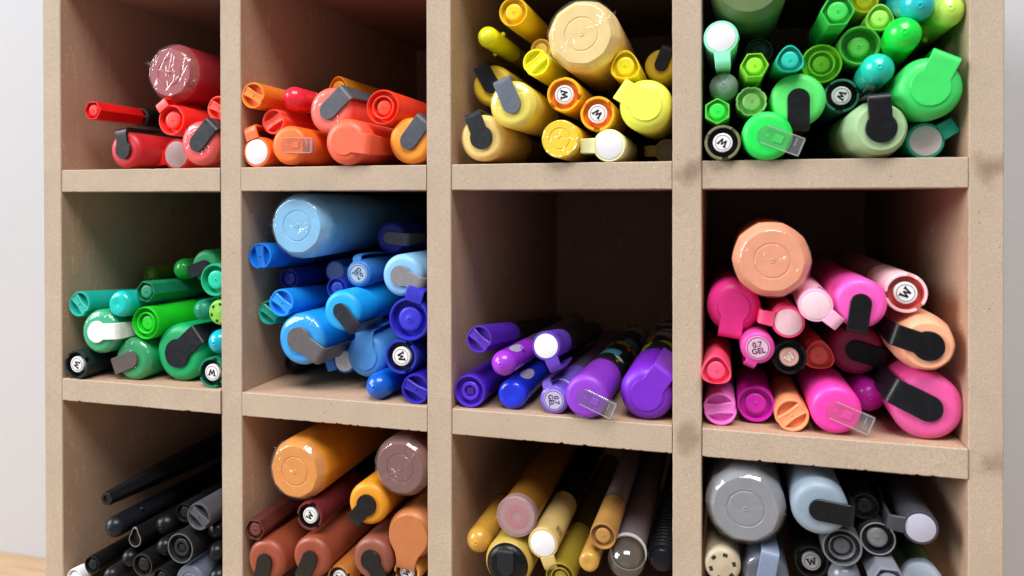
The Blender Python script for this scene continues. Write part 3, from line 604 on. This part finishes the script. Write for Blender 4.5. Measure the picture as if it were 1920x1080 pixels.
def film(root, R, Lf, seed, face_r, level):
    """shrink film pulled over the end: a thin shell with puckers at the rim, short creases and a heat-sealed seam"""
    big = R > 12; seg = 150 if big else 110; nr = 36 if big else 26
    V = []; F = []; rnd = random.Random(seed)
    prof = [(R*.24, R*.985 + .1), (R*.19, R*.955 + .12), (R*.14, R*.925 + .12), (R*.09, R*.89 + .12), (R*.04, R*.85 + .12), (-.12, face_r + .15)] if big else [(R*.40, R + .12), (R*.30, R + .12), (R*.2, R*.985 + .12), (R*.1, R*.93 + .12), (R*.03, R*.84 + .1), (-.15, face_r + .3)]
    prof += [(-.40, face_r*(1 - (i + .6)/(nr + 1))) for i in range(nr)]
    cr = []
    for i in range(16 if big else 10):                                # creases: short ridges, most of them square to the seam
        u = rnd.uniform(-.85, .85); v = rnd.gauss(0, .16) if rnd.random() < .7 else rnd.uniform(-.7, .7)
        th = math.pi/2 + rnd.gauss(0, .45); l = rnd.uniform(.08, .26)*R
        cr.append((u*R, v*R, math.cos(th), math.sin(th), l, rnd.uniform(.22, .38), rnd.uniform(.25, .6)))
    ph = rnd.uniform(0, 6)
    for i, (y, r) in enumerate(prof):
        for k in range(seg):
            p = 2*math.pi*k/seg; x, z = r*math.cos(p), r*math.sin(p); d = 0
            if y < R*.55:
                rim = math.exp(-((r/R - .93)/.13)**2)
                pk = noise.noise(Vector((math.cos(p)*3.2 + seed, math.sin(p)*3.2, 1.7)))
                d += rim*.48*max(0, pk + .1)*(1 + math.sin(p*17 + 4*pk + ph))
                d += .22*abs(noise.noise(Vector((x*.16 + seed*3, z*.16, seed))))
                sv = z - .07*R*math.sin(x*.32 + ph)
                if y < 0:
                    d += (.3 if level >= 2 or not big else .16)*math.exp(-(sv/.3)**2)
                    for (cx_, cz_, ca, sa, l, w, h) in cr:
                        dx, dz = x - cx_, z - cz_
                        al = dx*ca + dz*sa; ac = dz*ca - dx*sa
                        if abs(al) < l*2 and abs(ac) < 1.6: d += h*math.exp(-(al/l)**2 - (ac/w)**2)
            V.append(((r + (d*.5 if y > 0 else 0))*math.cos(p)*MM, (y - (d if y <= .5 else d*.3))*MM, (r + (d*.5 if y > 0 else 0))*math.sin(p)*MM))
    for i in range(len(prof) - 1):
        for k in range(seg):
            q = (k+1) % seg; F.append((i*seg+k, i*seg+q, (i+1)*seg+q, (i+1)*seg+k))
    F.append(tuple((len(prof)-1)*seg + k for k in range(seg)))
    o = link('film_wrap', mesh_from('film_wrap', V, F, True, 80), film_mat(big), root)
    # welded seam: a low crumpled fin lying over to one side
    V = []; F = []; n = 64; ext = 1.0 if level < 2 else 1.08
    for i in range(n + 1):
        u = -ext + 2*ext*i/n; x = u*R
        h = .34 + .36*noise.noise(Vector((i*.35, seed, 3.)))
        yb = -.75 if abs(u) < .8 else -.75 + (abs(u) - .8)*R*.55
        z = .07*R*math.sin(x*.32 + ph); j = .35*noise.noise(Vector((i*.8, seed, 9.)))
        V.append((x*MM, yb*MM, z*MM)); V.append((x*MM, (yb - .35*h)*MM, (z + .45*h + j)*MM)); V.append((x*MM, (yb - .25*h)*MM, (z + .95*h + j*1.6)*MM))
    for i in range(n):
        for j in (0, 1): F.append((i*3+j, i*3+j+1, i*3+4+j, i*3+3+j))
    link('seam', mesh_from('seam', V, F, True, 60), film_mat(big), o)
    if level >= 2:
        for s in (-1, 1):                                             # the loose corners at both ends of the seam
            e = R*rnd.uniform(.03, .16); pts = 7; V = []; F = []
            for i in range(pts):
                q = i/(pts-1); w = R*.13*(1 - q)**.8
                xx = s*(R*.90 + (R*.12 + e)*q); yy = R*.13 - R*.10*q
                V += [(xx*MM, (yy + .4*w)*MM, -w*MM), (xx*MM, (yy - .35 - .5*w)*MM, (.2*math.sin(i*2.))*MM), (xx*MM, (yy + .4*w)*MM, w*MM)]
            for i in range(pts-1):
                for j in (0, 1): F.append((i*3+j, i*3+j+1, i*3+4+j, i*3+3+j))
            link('film_corner', mesh_from('film_corner', V, F, True, 60), film_mat(), o)
    return o
def w_letter(root, r, y, col, parent):
    """a heavy slab-serif W, extruded a little"""
    pts = [(-1, .72), (-.38, .72), (-.38, .5), (-.5, .5), (-.34, -.18), (-.08, .5), (.16, .5), (.36, -.18), (.52, .5), (.4, .5), (.4, .72), (1, .72), (1, .5), (.86, .5), (.54, -.72), (.26, -.72), (.02, -.02), (-.26, -.72), (-.54, -.72), (-.86, .5), (-1, .5)]
    n = len(pts); V = [(x*r*MM, y*MM, z*r*MM) for x, z in pts] + [(x*r*MM, (y + .12)*MM, z*r*MM) for x, z in pts]
    F = [tuple(range(n)), tuple(reversed(range(n, 2*n)))] + [(i, (i+1) % n, n+(i+1) % n, n+i) for i in range(n)]
    return link('letter', mesh_from('letter', V, F, False), print_mat(col), parent)
def annulus(name, r0, r1, y, mat, parent, seg=44, h=.10):
    return lathe(name, [(y + h, r1), (y, r1), (y, r0), (y + h, r0)], mat, parent, 'round', seg)
TXT = {}
def text_mesh(body):
    if body not in TXT:
        cu = bpy.data.curves.new('text', 'FONT'); cu.body = body; cu.align_x = 'CENTER'; cu.align_y = 'CENTER'
        cu.size = 1; cu.extrude = .02; cu.space_line = .85; cu.offset = .012
        o = bpy.data.objects.new('text', cu); COL.objects.link(o)
        bpy.context.view_layer.update()
        dg = bpy.context.evaluated_depsgraph_get()
        me = bpy.data.meshes.new_from_object(o.evaluated_get(dg)); bpy.data.objects.remove(o)
        TXT[body] = me
    return TXT[body]
def sphere(name, c, r, mat, parent, sq=(1, 1, 1)):
    bm = bmesh.new(); bmesh.ops.create_uvsphere(bm, u_segments=16, v_segments=10, radius=1)
    for v in bm.verts: v.co = Vector(((c[0] + v.co.x*r*sq[0])*MM, (c[1] + v.co.y*r*sq[1])*MM, (c[2] + v.co.z*r*sq[2])*MM))
    me = bpy.data.meshes.new(name); bm.to_mesh(me); bm.free()
    me.polygons.foreach_set('use_smooth', [True]*len(me.polygons)); return link(name, me, mat, parent)
def oval_window(root, R, y0, y1, ang, wid, mat):
    V = [(0, 0, 0)]; F = []; n = 28; r = R + .12
    def pt(y, a): return (r*math.sin(a)*MM, y*MM, r*math.cos(a)*MM)
    V = [pt((y0+y1)/2, ang)]
    for m_ in (.5, 1):
        for k in range(n):
            t = 2*math.pi*k/n; V.append(pt((y0+y1)/2 + (y1-y0)/2*math.cos(t)*m_, ang + wid*math.sin(t)*m_))
    for k in range(n):
        q = (k+1) % n; F.append((0, 1+k, 1+q)); F.append((1+k, 1+n+k, 1+n+q, 1+q))
    return link('window', mesh_from('window', V, F), mat, root)

NAMES = dict(big='jumbo_marker', clip='clip_marker', self='moulded_clip_marker', clear='clear_clip_marker', W='disc_end_pen', ring='ring_cap_pen', ringflat='flat_cap_marker',
             slot='slotted_cap_pen', dome='round_tip_pen', disc='disc_cap_pen', gel='gel_pen', holes='vented_cap_pen', flat='blunt_cap_pen', pencil='tapered_pen', tear='teardrop_pen',
             frost='frosted_cap_marker', blackface='black_cap_marker', spiral='grip_pen')
def dk(c, k): return tuple(max(0, int(v*k)) for v in c)
def make_pen(kind, R, L, col, o, root, seed):
    Lc = o.get('L', 46 if R > 8 else 40)
    body = plastic(col); bc = o.get('bc', dk(col, .82)); sh = o.get('sh', 'round'); ytip = 0
    if kind == 'big':
        Lc = 62; fr = R*.80
        prof = [(Lc, R*.96), (R*.55, R), (R*.42, R*.995), (R*.30, R*.965), (R*.10, R*.865)] + [(R*.035, fr + .25), (0, fr - .15), (0, R*.485), (.28, R*.465), (.28, R*.445), (0, R*.425), (0, R*.07), (-.25, R*.055), (-.25, R*.03), (.1, 0)]
        lathe('cap', prof, plastic(col, .42), root, 'facet' if o.get('w') else 'round', 70, angle=30)
        barrel(root, R, L, Lc, dk(col, .9))
        if o.get('w'): film(root, R, 50, seed, fr, o['w'])
    elif kind in ('clip', 'clear', 'self', 'blackface', 'ringflat'):
        fa = sh if sh != 'round' else ('facet' if o.get('facet') else 'round')
        big_r = .30*R if kind in ('clip', 'clear') else .42*R
        if o.get('facet'): big_r = .22*R
        fil = fillet(0, R, big_r, 6)
        if o.get('facet'): prof = [(Lc, R*.95), (R*1.1, R*1.0), (R*.95, R), (R*.25, R*.87, .6), (R*.08, R*.8, .2), (0, R*.74, 0), (0, 0)]
        elif kind == 'ringflat': prof = [(Lc, R*.96), (1.2, R), (.4, R*.97), (0, R*.93), (0, R*.60), (.25, R*.57), (.25, R*.52), (0, R*.49), (0, R*.12), (.3, R*.08), (.1, 0)]
        else: prof = [(Lc, R*.955)] + fil + [(0, R*.3), (0, 0)]
        cap = lathe('cap', prof, body, root, fa, 60)
        if kind == 'clip':
            a = R*(.50 if o['k'] == 'k' else .40); st = R*(.37 if o['k'] == 'k' else .395)
            ribbon('clip', clip_path(R, o['k'], a, st, 1.0, R*2.6, -.28), .9, clip_mat(o['cc']), root)
        elif kind == 'self':
            a = R*.60
            if o.get('wide'):
                a = R*.84; pts = [(-a*math.cos(math.pi/2*i/12*1.35), .0, 0) for i in range(13)]
                pts = [(s_, y_, math.sqrt(max(0, a*a - s_*s_))) for s_, y_, _ in pts]
                pts += [(R*.72, .0, R*.52), (R*.95, .0, R*.44), (R*1.22, .05, R*.40), (R*1.3, .5, R*.39), (R*1.33, 2, R*.38), (R*1.3, R*2.6, R*.34)]
                ribbon('clip', pts, .6, body, root, .3)
            else: ribbon('clip', clip_path(R*1.0, 'k', a, R*.44, R*.16, R*3.0, .0, R*.18), .5, body, root, .3)
        elif kind == 'clear':
            # shallow window in the end face, clear strap over it and a thick clear tip
            a = R*.40
            pts = [(-a + a*(1 - math.cos(math.pi/2*i/10)), .05, 0) for i in range(11)]
            pts = [(s, y, math.sqrt(max(0, a*a - s*s))) for s, y, _ in pts] + [(R*.4, .05, a), (R*.86, .05, a)]
            ribbon('clip_seat', [(s, y - .02, w*1.07) for s, y, w in pts], .10, plastic(dk(col, .88), .4), root, .04)
            ck = ribbon('clip', pts[:-1] + [(R*.9, -.05, a), (R*1.12, .1, a*.98), (R*1.42, .5, a*.92)], 1.0, clearclip_mat(), root)
            def bar(nm, x0, x1, y0, y1, z0, z1, mm, pa):
                V = [(x*MM, y*MM, z*MM) for x in (x0, x1) for y in (y0, y1) for z in (z0, z1)]
                F = [(0, 1, 3, 2), (4, 6, 7, 5), (0, 4, 5, 1), (2, 3, 7, 6), (0, 2, 6, 4), (1, 5, 7, 3)]
                return link(nm, mesh_from(nm, V, F, False), mm, pa)
            em = edge_highlight_mat()  # white in the ribs paints the bright edge highlights of the clip
            for dx in (-1, 1):
                x0, x1 = sorted((dx*a*.86, dx*a*.97))
                bar('clip_rib_highlight', x0, x1, -1.12, -.93, -.15*R, R*1.40, em, ck)
            bar('clip_rib_highlight', -a*.8, a*.8, -1.10, -.93, R*1.36, R*1.41, em, ck)
            bar('clip_rib_highlight', -a*.7, a*.1, -1.10, -.93, R*1.10, R*1.13, em, ck)
            tip = bar('clip_tip', -a*.86, a*.86, -.2, 2.8, R*1.06, R*1.42, clearclip_mat(), ck)
            lathe('pip', [(.0, R*.07), (-.12, R*.06), (-.12, 0)], body, root, 'round', 16)
            ribbon('clip_lug', [(R*.28, -.06, a*.42), (R*.62, -.06, a*.42)], .35, body, root)
        elif kind == 'blackface':
            lathe('end_cap', [(4, R*.88)] + fillet(-1.4, R*.88, R*.34, 6) + [(-1.2, 0)], clip_mat((14, 15, 18)), root)
            ribbon('clip', clip_path(R*.62, 'o', R*.34, R*.34, .2, R*2, -1.5), .7, clip_mat((40, 42, 48)), root)
        seam(root, R, Lc, dk(bc, .7))
        barrel(root, R, L, Lc, bc, label_mat(o['lab']) if o.get('lab') else None)
        if o.get('w') == 1: film(root, R, 36, seed, R*.70, 1)
        if o.get('w') == 3:
            film(root, R, 36, seed, R*.92, 1)
    elif kind == 'ring':
        n = o.get('n', 1); wl_ = .87 if n == 1 else .905
        rimc = o.get('rim'); dp = R*(.7 if o.get('deep') else .42)
        prof = [(Lc, R*.95), (1.2, R), (.35, R*.985), (0, R*.95), (0, R*(wl_ + .02)), (.2, R*wl_, .6), (dp, R*(wl_ - .05), 0), (dp, R*.3, 0)]
        cap = lathe('cap', prof, body, root, sh, 60)
        if rimc: annulus('rim', R*.885, R*.955, -.06, plastic(rimc, .3), root, 56, .2)
        pm = plastic(o.get('pl', tuple(min(255, int(v*1.04 + 4)) for v in col)))
        pr = R*(.60 if sh in ('hex', 'tri') else .58); yt = R*.30 if o.get('deep') else R*.10
        if n == 2:
            lathe('inner_ring', [(dp, R*.66), (yt*.5 + .1, R*.655), (yt*.5, R*.64), (yt*.5, R*.60), (yt*.5 + .2, R*.57), (dp, R*.56)], pm, root)
            pr = R*.44; yt = R*.18
        if o.get('sq'):
            pl = lathe('inner_plug', [(dp, pr), (yt + .3, pr*.98), (yt, pr*.9), (yt, pr*.62), (yt + 1.6, pr*.55), (yt + 1.6, 0)], pm, root, 'round', 8 if 0 else 40)
            V = [(x*MM, y*MM, z*MM) for x in (-pr*.36, pr*.36) for y in (yt + .5, yt + 1.9) for z in (-pr*.36, pr*.36)]
            F = [(0, 1, 3, 2), (4, 6, 7, 5), (0, 4, 5, 1), (2, 3, 7, 6), (0, 2, 6, 4), (1, 5, 7, 3)]
            link('square_peg', mesh_from('square_peg', V, F, False), plastic(dk(col, .8)), pl)
        else:
            dome_ = R*.10 if not o.get('deep') else R*.3
            lathe('inner_plug', [(dp, pr), (yt + dome_*.8, pr*.985), (yt + dome_*.35, pr*.93), (yt + dome_*.1, pr*.80), (yt + .02, pr*.60), (yt, pr*.22), (yt - .18, pr*.17), (yt - .18, pr*.10), (yt + .15, pr*.06), (yt + .15, 0)], pm, root)
        if o.get('sclip'):
            ribbon('clip', [(R*.86, .3, R*.42), (R*1.22, .25, R*.42), (R*1.36, .5, R*.42), (R*1.42, 1.4, R*.42), (R*1.42, 12, R*.40), (R*1.3, 26, R*.36)], 1.1, body, root)
        barrel(root, R, L, Lc, bc, None)
        seam(root, R, Lc, dk(bc, .6) if 'bc' not in o else (90, 88, 90))
    elif kind == 'W':
        inn = o.get('inn', dk(col, .4)); dp = R*.42
        nt_ = ([.25, 2.3, 4.5], R*.26, .19)
        lathe('cap', [(Lc, R*.95), (1.4, R), (.4, R*.985), (0, R*.955), (0, R*.86), (.35, R*.835)], body, root, 'round', 72, nt_)
        lathe('recess', [(.36, R*.834), (dp, R*.80), (dp, R*.3)], plastic(inn, .45), root, 'round', 56)
        po = lathe('post', [(dp, R*.55), (R*.16, R*.545), (R*.10, R*.53), (R*.10, 0)], plastic(o.get('dc', (226, 224, 222)), .4), root)
        dc = lathe('end_disc', [(R*.10, R*.50), (R*.08, R*.49), (R*.08, 0)], print_mat(o.get('dc', (236, 236, 238)), .4), root)
        lc = o.get('lc', (18, 18, 20))
        annulus('ring_mark', R*.405, R*.43, R*.08 - .06, print_mat(lc), dc, 44, .08)
        w_letter(root, R*.29, R*.08 - .08, lc, dc)
        seam(root, R, Lc, dk(bc, .6)); barrel(root, R, L, Lc, bc)
    elif kind == 'slot':
        dp = R*.42
        lathe('cap', [(Lc, R*.95), (1.2, R), (.35, R*.985), (0, R*.95), (0, R*.87), (.25, R*.835), (dp, R*.80), (dp + .1, 0)], body, root, 'dent', 64)
        n = 14; V = []; F = []; hw = R*.33
        for i in range(n + 1):
            x = -R*.86 + 1.72*R*i/n
            w = hw*(1 + .12*math.cos(math.pi*i/n*2))
            for (zz, yy) in ((-w, dp), (-w, .35), (-w*.82, .08), (-w*.35, .34), (w*.35, .34), (w*.82, .08), (w, .35), (w, dp)):
                V.append((x*MM, yy*MM, zz*MM))
        for i in range(n):
            for j in range(7): F.append((i*8+j, i*8+j+1, (i+1)*8+j+1, (i+1)*8+j))
        F.append(tuple(range(8))); F.append(tuple(n*8+j for j in range(8)))
        link('crossbar', mesh_from('crossbar', V, F, True, 30), body, root)
        sphere('pip', (0, .32, 0), R*.07, body, root)
        seam(root, R, Lc, dk(bc, .6)); barrel(root, R, L, Lc, bc)
    elif kind in ('dome', 'flat'):
        e = R*(.95 if kind == 'dome' else .45)
        prof = [(Lc, R*.95), (e*1.3, R)]
        for i in range(9):
            t = math.pi/2*(i/9); rr = R*math.cos(t) if kind == 'dome' else R*.55 + R*.45*math.cos(t)
            prof.append((e*(1 - math.sin(t)), rr))
        if kind == 'dome': prof += [(.02, R*.16), (.0, R*.11), (R*.05, R*.07), (R*.04, 0)]
        else: prof += [(0, R*.5), (0, R*.1), (.2, 0)]
        m = clearclip_mat() if o.get('clear') == 2 else frosted_mat(col) if o.get('clear') else plastic(col, .2 if max(col) > 60 else .32)
        lathe('cap', prof, m, root)
        if o.get('clear') == 2:
            lathe('inner_cap', [(Lc, R*.8), (R*1.5, R*.72), (R*1.3, R*.3), (R*1.3, 0)], plastic((70, 62, 44), .3), root)
            lathe('rim', [(Lc + .5, R*.96), (Lc + .3, R*1.03), (Lc - 1, R*1.03), (Lc - 1.2, R*.96)], plastic((190, 188, 190), .3), root)
        elif o.get('clear'): lathe('inner_cap', [(Lc*.8, R*.55), (R*1.4, R*.55), (R*.9, R*.4), (R*.8, 0)], plastic(dk(col, .7)), root)
        if o.get('knob'):
            sphere('clip_knob', (R*.75, R*3.4, R*.75), R*.22, m, root); sphere('clip_knob', (-R*.4, R*4.4, -R*.95), R*.22, m, root)
        if o.get('win'): oval_window(root, R, R*1.4, R*4.0, R_(25), .42, plastic((170, 165, 190), .4))
        if o.get('sclip'):
            c = ribbon('clip', [(R*1.02, R*.9, R*.26), (R*1.25, R*1.0, R*.26), (R*1.32, R*2, R*.26), (R*1.25, R*5, R*.22)], .7, clearclip_mat(), root)
            c.rotation_euler = (0, R_(o.get('twist2', 0)), 0)
        seam(root, R, Lc, dk(bc, .6)); barrel(root, R, L, Lc, bc)
    elif kind == 'disc':
        lathe('cap', [(Lc, R*.95), (1.0, R), (.3, R*.985), (0, R*.95), (0, R*.1), (0, 0)], body, root)
        lathe('end_disc', [(0.05, R*.83), (-.22, R*.82), (-.30, R*.79), (-.30, 0)], print_mat(o.get('dc', (232, 233, 238)), .38), root)
        ribbon('clip', [(R*.86, .35, R*.47), (R*1.3, .35, R*.45), (R*1.52, .45, R*.44), (R*1.62, .9, R*.44), (R*1.64, 2.2, R*.43), (R*1.6, 14, R*.41), (R*1.35, 30, R*.36)], 1.0, body, root)
        for j in range(3):
            ribbon('clip_notch', [(R*1.0 + .06, 4.2 + j*1.5, R*.3), (R*1.0 + .06, 4.8 + j*1.5, R*.3)], .12, plastic(dk(col, .75)), root).rotation_euler = (0, R_(-100), 0)
        seam(root, R, Lc, dk(bc, .6)); barrel(root, R, L, Lc, bc)
    elif kind == 'gel':
        lathe('cap', [(Lc, R*.95), (2, R), (.6, R*.93), (.15, R*.80), (0, R*.74), (0, 0)], body if not o.get('clearb') else plastic(col, .25), root)
        d = lathe('end_disc', [(0.0, R*.70), (-.14, R*.69), (-.14, 0)], print_mat(tuple(min(255, int(v*.35 + 150)) for v in col), .4), root)
        annulus('ring_mark', R*.60, R*.64, -.20, print_mat(dk(col, .35)), d, 40, .08)
        me = text_mesh('0.7\nGEL').copy()
        me.transform(Matrix.Translation((0, -.00024, 0)) @ Matrix.Rotation(math.pi/2, 4, 'X') @ Matrix.Diagonal((R*.46*MM, R*.46*MM, R*.46*MM*.3, 1)))
        me.materials.clear(); link('lettering', me, print_mat((24, 22, 34)), d)
        ribbon('clip', [(R*.8, 1.2, R*.34), (R*1.08, 1.5, R*.34), (R*1.2, 2.6, R*.32), (R*1.26, 5, R*.30), (R*1.26, 16, R*.27), (R*1.1, 30, R*.2)], .9, body, root).rotation_euler = (0, R_(o['ca']), 0)
        if o.get('clearb'):
            lathe('collar', [(11.5, R*.9), (11.4, R*1.03), (10, R*1.03), (9.9, R*.9)], plastic((200, 200, 206), .2), root)
            Lc = 10
        barrel(root, R, L, Lc, bc, frosted_mat((130, 110, 150)) if o.get('clearb') else None)
    elif kind == 'holes':
        lathe('cap', [(Lc, R*.95), (R*.5, R)] + [(y + .0, r) for y, r in fillet(0, R, R*.28, 5)] + [(0, R*.2), (-.15, R*.12), (-.15, 0)], body, root)
        for k in range(6):
            a = math.pi/3*k + .3; c_, s_ = math.cos(a), math.sin(a)
            V = []
            for (u, v) in ((-.10, -.13), (.10, -.13), (.10, .13), (-.10, .13)):
                for y in (-.05, .6):
                    r = R*(.66 + u); V.append(((r*c_ - v*R*s_)*MM, y*MM, (r*s_ + v*R*c_)*MM))
            F = [(0, 2, 4, 6), (1, 7, 5, 3), (0, 1, 3, 2), (2, 3, 5, 4), (4, 5, 7, 6), (6, 7, 1, 0)]
            link('vent_slot_shade', mesh_from('vent_slot_shade', V, F, False), print_mat(dk(col, .22), .8), root)  # raised dark block; the shade inside an open slot is in its colour
        annulus('groove', R*.995, R*1.008, R*.62, plastic(dk(col, .8)), root, 48, .4)
        barrel(root, R, L, Lc, bc)
    elif kind == 'pencil':
        lathe('cap', [(L, R*2.0), (60, R*1.9), (44, R*1.7), (0.3, R), (0, R*.92), (0, R*.55), (.7, R*.5), (.7, 0)], body, root, 'hex', 60, angle=20)
    elif kind == 'tear':
        lathe('cap', [(Lc, R*.95, 0), (14, R, .2), (.4, R*1.1), (0, R*1.06), (0, R*.92), (.3, R*.88), (1.6, R*.8), (1.7, 0)], body, root, 'tear', 64)
        lathe('rim', [(.1, R*1.10), (-.1, R*1.07), (-.1, R*.98), (.1, R*.96)], plastic((120, 118, 112), .3), root, 'tear', 64)
        barrel(root, R, L, Lc, bc)
    elif kind == 'frost':
        lathe('cap', [(4.5, R*.97), (1, R), (.3, R*.98), (0, R*.94), (0, R*.1), (0, 0)], frosted_mat(col), root)
        d = lathe('end_print', [(.9, R*.55), (.6, R*.54), (.6, R*.28), (.9, R*.26)], print_mat((205, 90, 95) if col[0] > col[2] else (150, 170, 200)), root)
        lathe('inner_cap', [(4.2, R*.86), (1.2, R*.86), (1.1, 0)], plastic(tuple(int(v*.92) for v in col), .5), root)
        barrel(root, R*1.02, L, 4.6, bc, label_mat(2) if o.get('lab') == 2 else None)
    elif kind == 'spiral':
        prof = [(L, 0), (L, R*.8)]
        for j in range(19): prof += [(62 - j*3.2 + 1.2, R*.86), (62 - j*3.2 + .7, R), (62 - j*3.2 - .5, R), (62 - j*3.2 - 1.0, R*.86)]
        prof += [(2, R*.9), (.4, R*.75), (0, R*.6), (0, 0)]
        lathe('barrel', prof, plastic(col, .3), root, 'round', 48)

seed = 0
for cell, pens in CELLS:
    for (kind, pos, R, (ax, az), L, col, o, tw, label) in pens:
        seed += 1
        root = bpy.data.objects.new(NAMES[kind], None); COL.objects.link(root)
        root.empty_display_size = .005
        root.location = (pos[0]*MM, pos[1]*MM, pos[2]*MM)
        d = Vector((ax, 1, az)).normalized()
        zax = (Vector((0, 0, 1)) - d*d.z).normalized(); xax = d.cross(zax)
        M = Matrix((xax, d, zax)).transposed().to_4x4()
        root.rotation_euler = (M @ Matrix.Rotation(R_(tw), 4, 'Y')).to_euler()
        root['label'] = label
        root['category'] = 'marker' if 'marker' in NAMES[kind] else 'pen'
        root['group'] = 'pens and markers in the ' + cell
        make_pen(kind, R, L, col, o, root, seed)
bpy.context.view_layer.update()
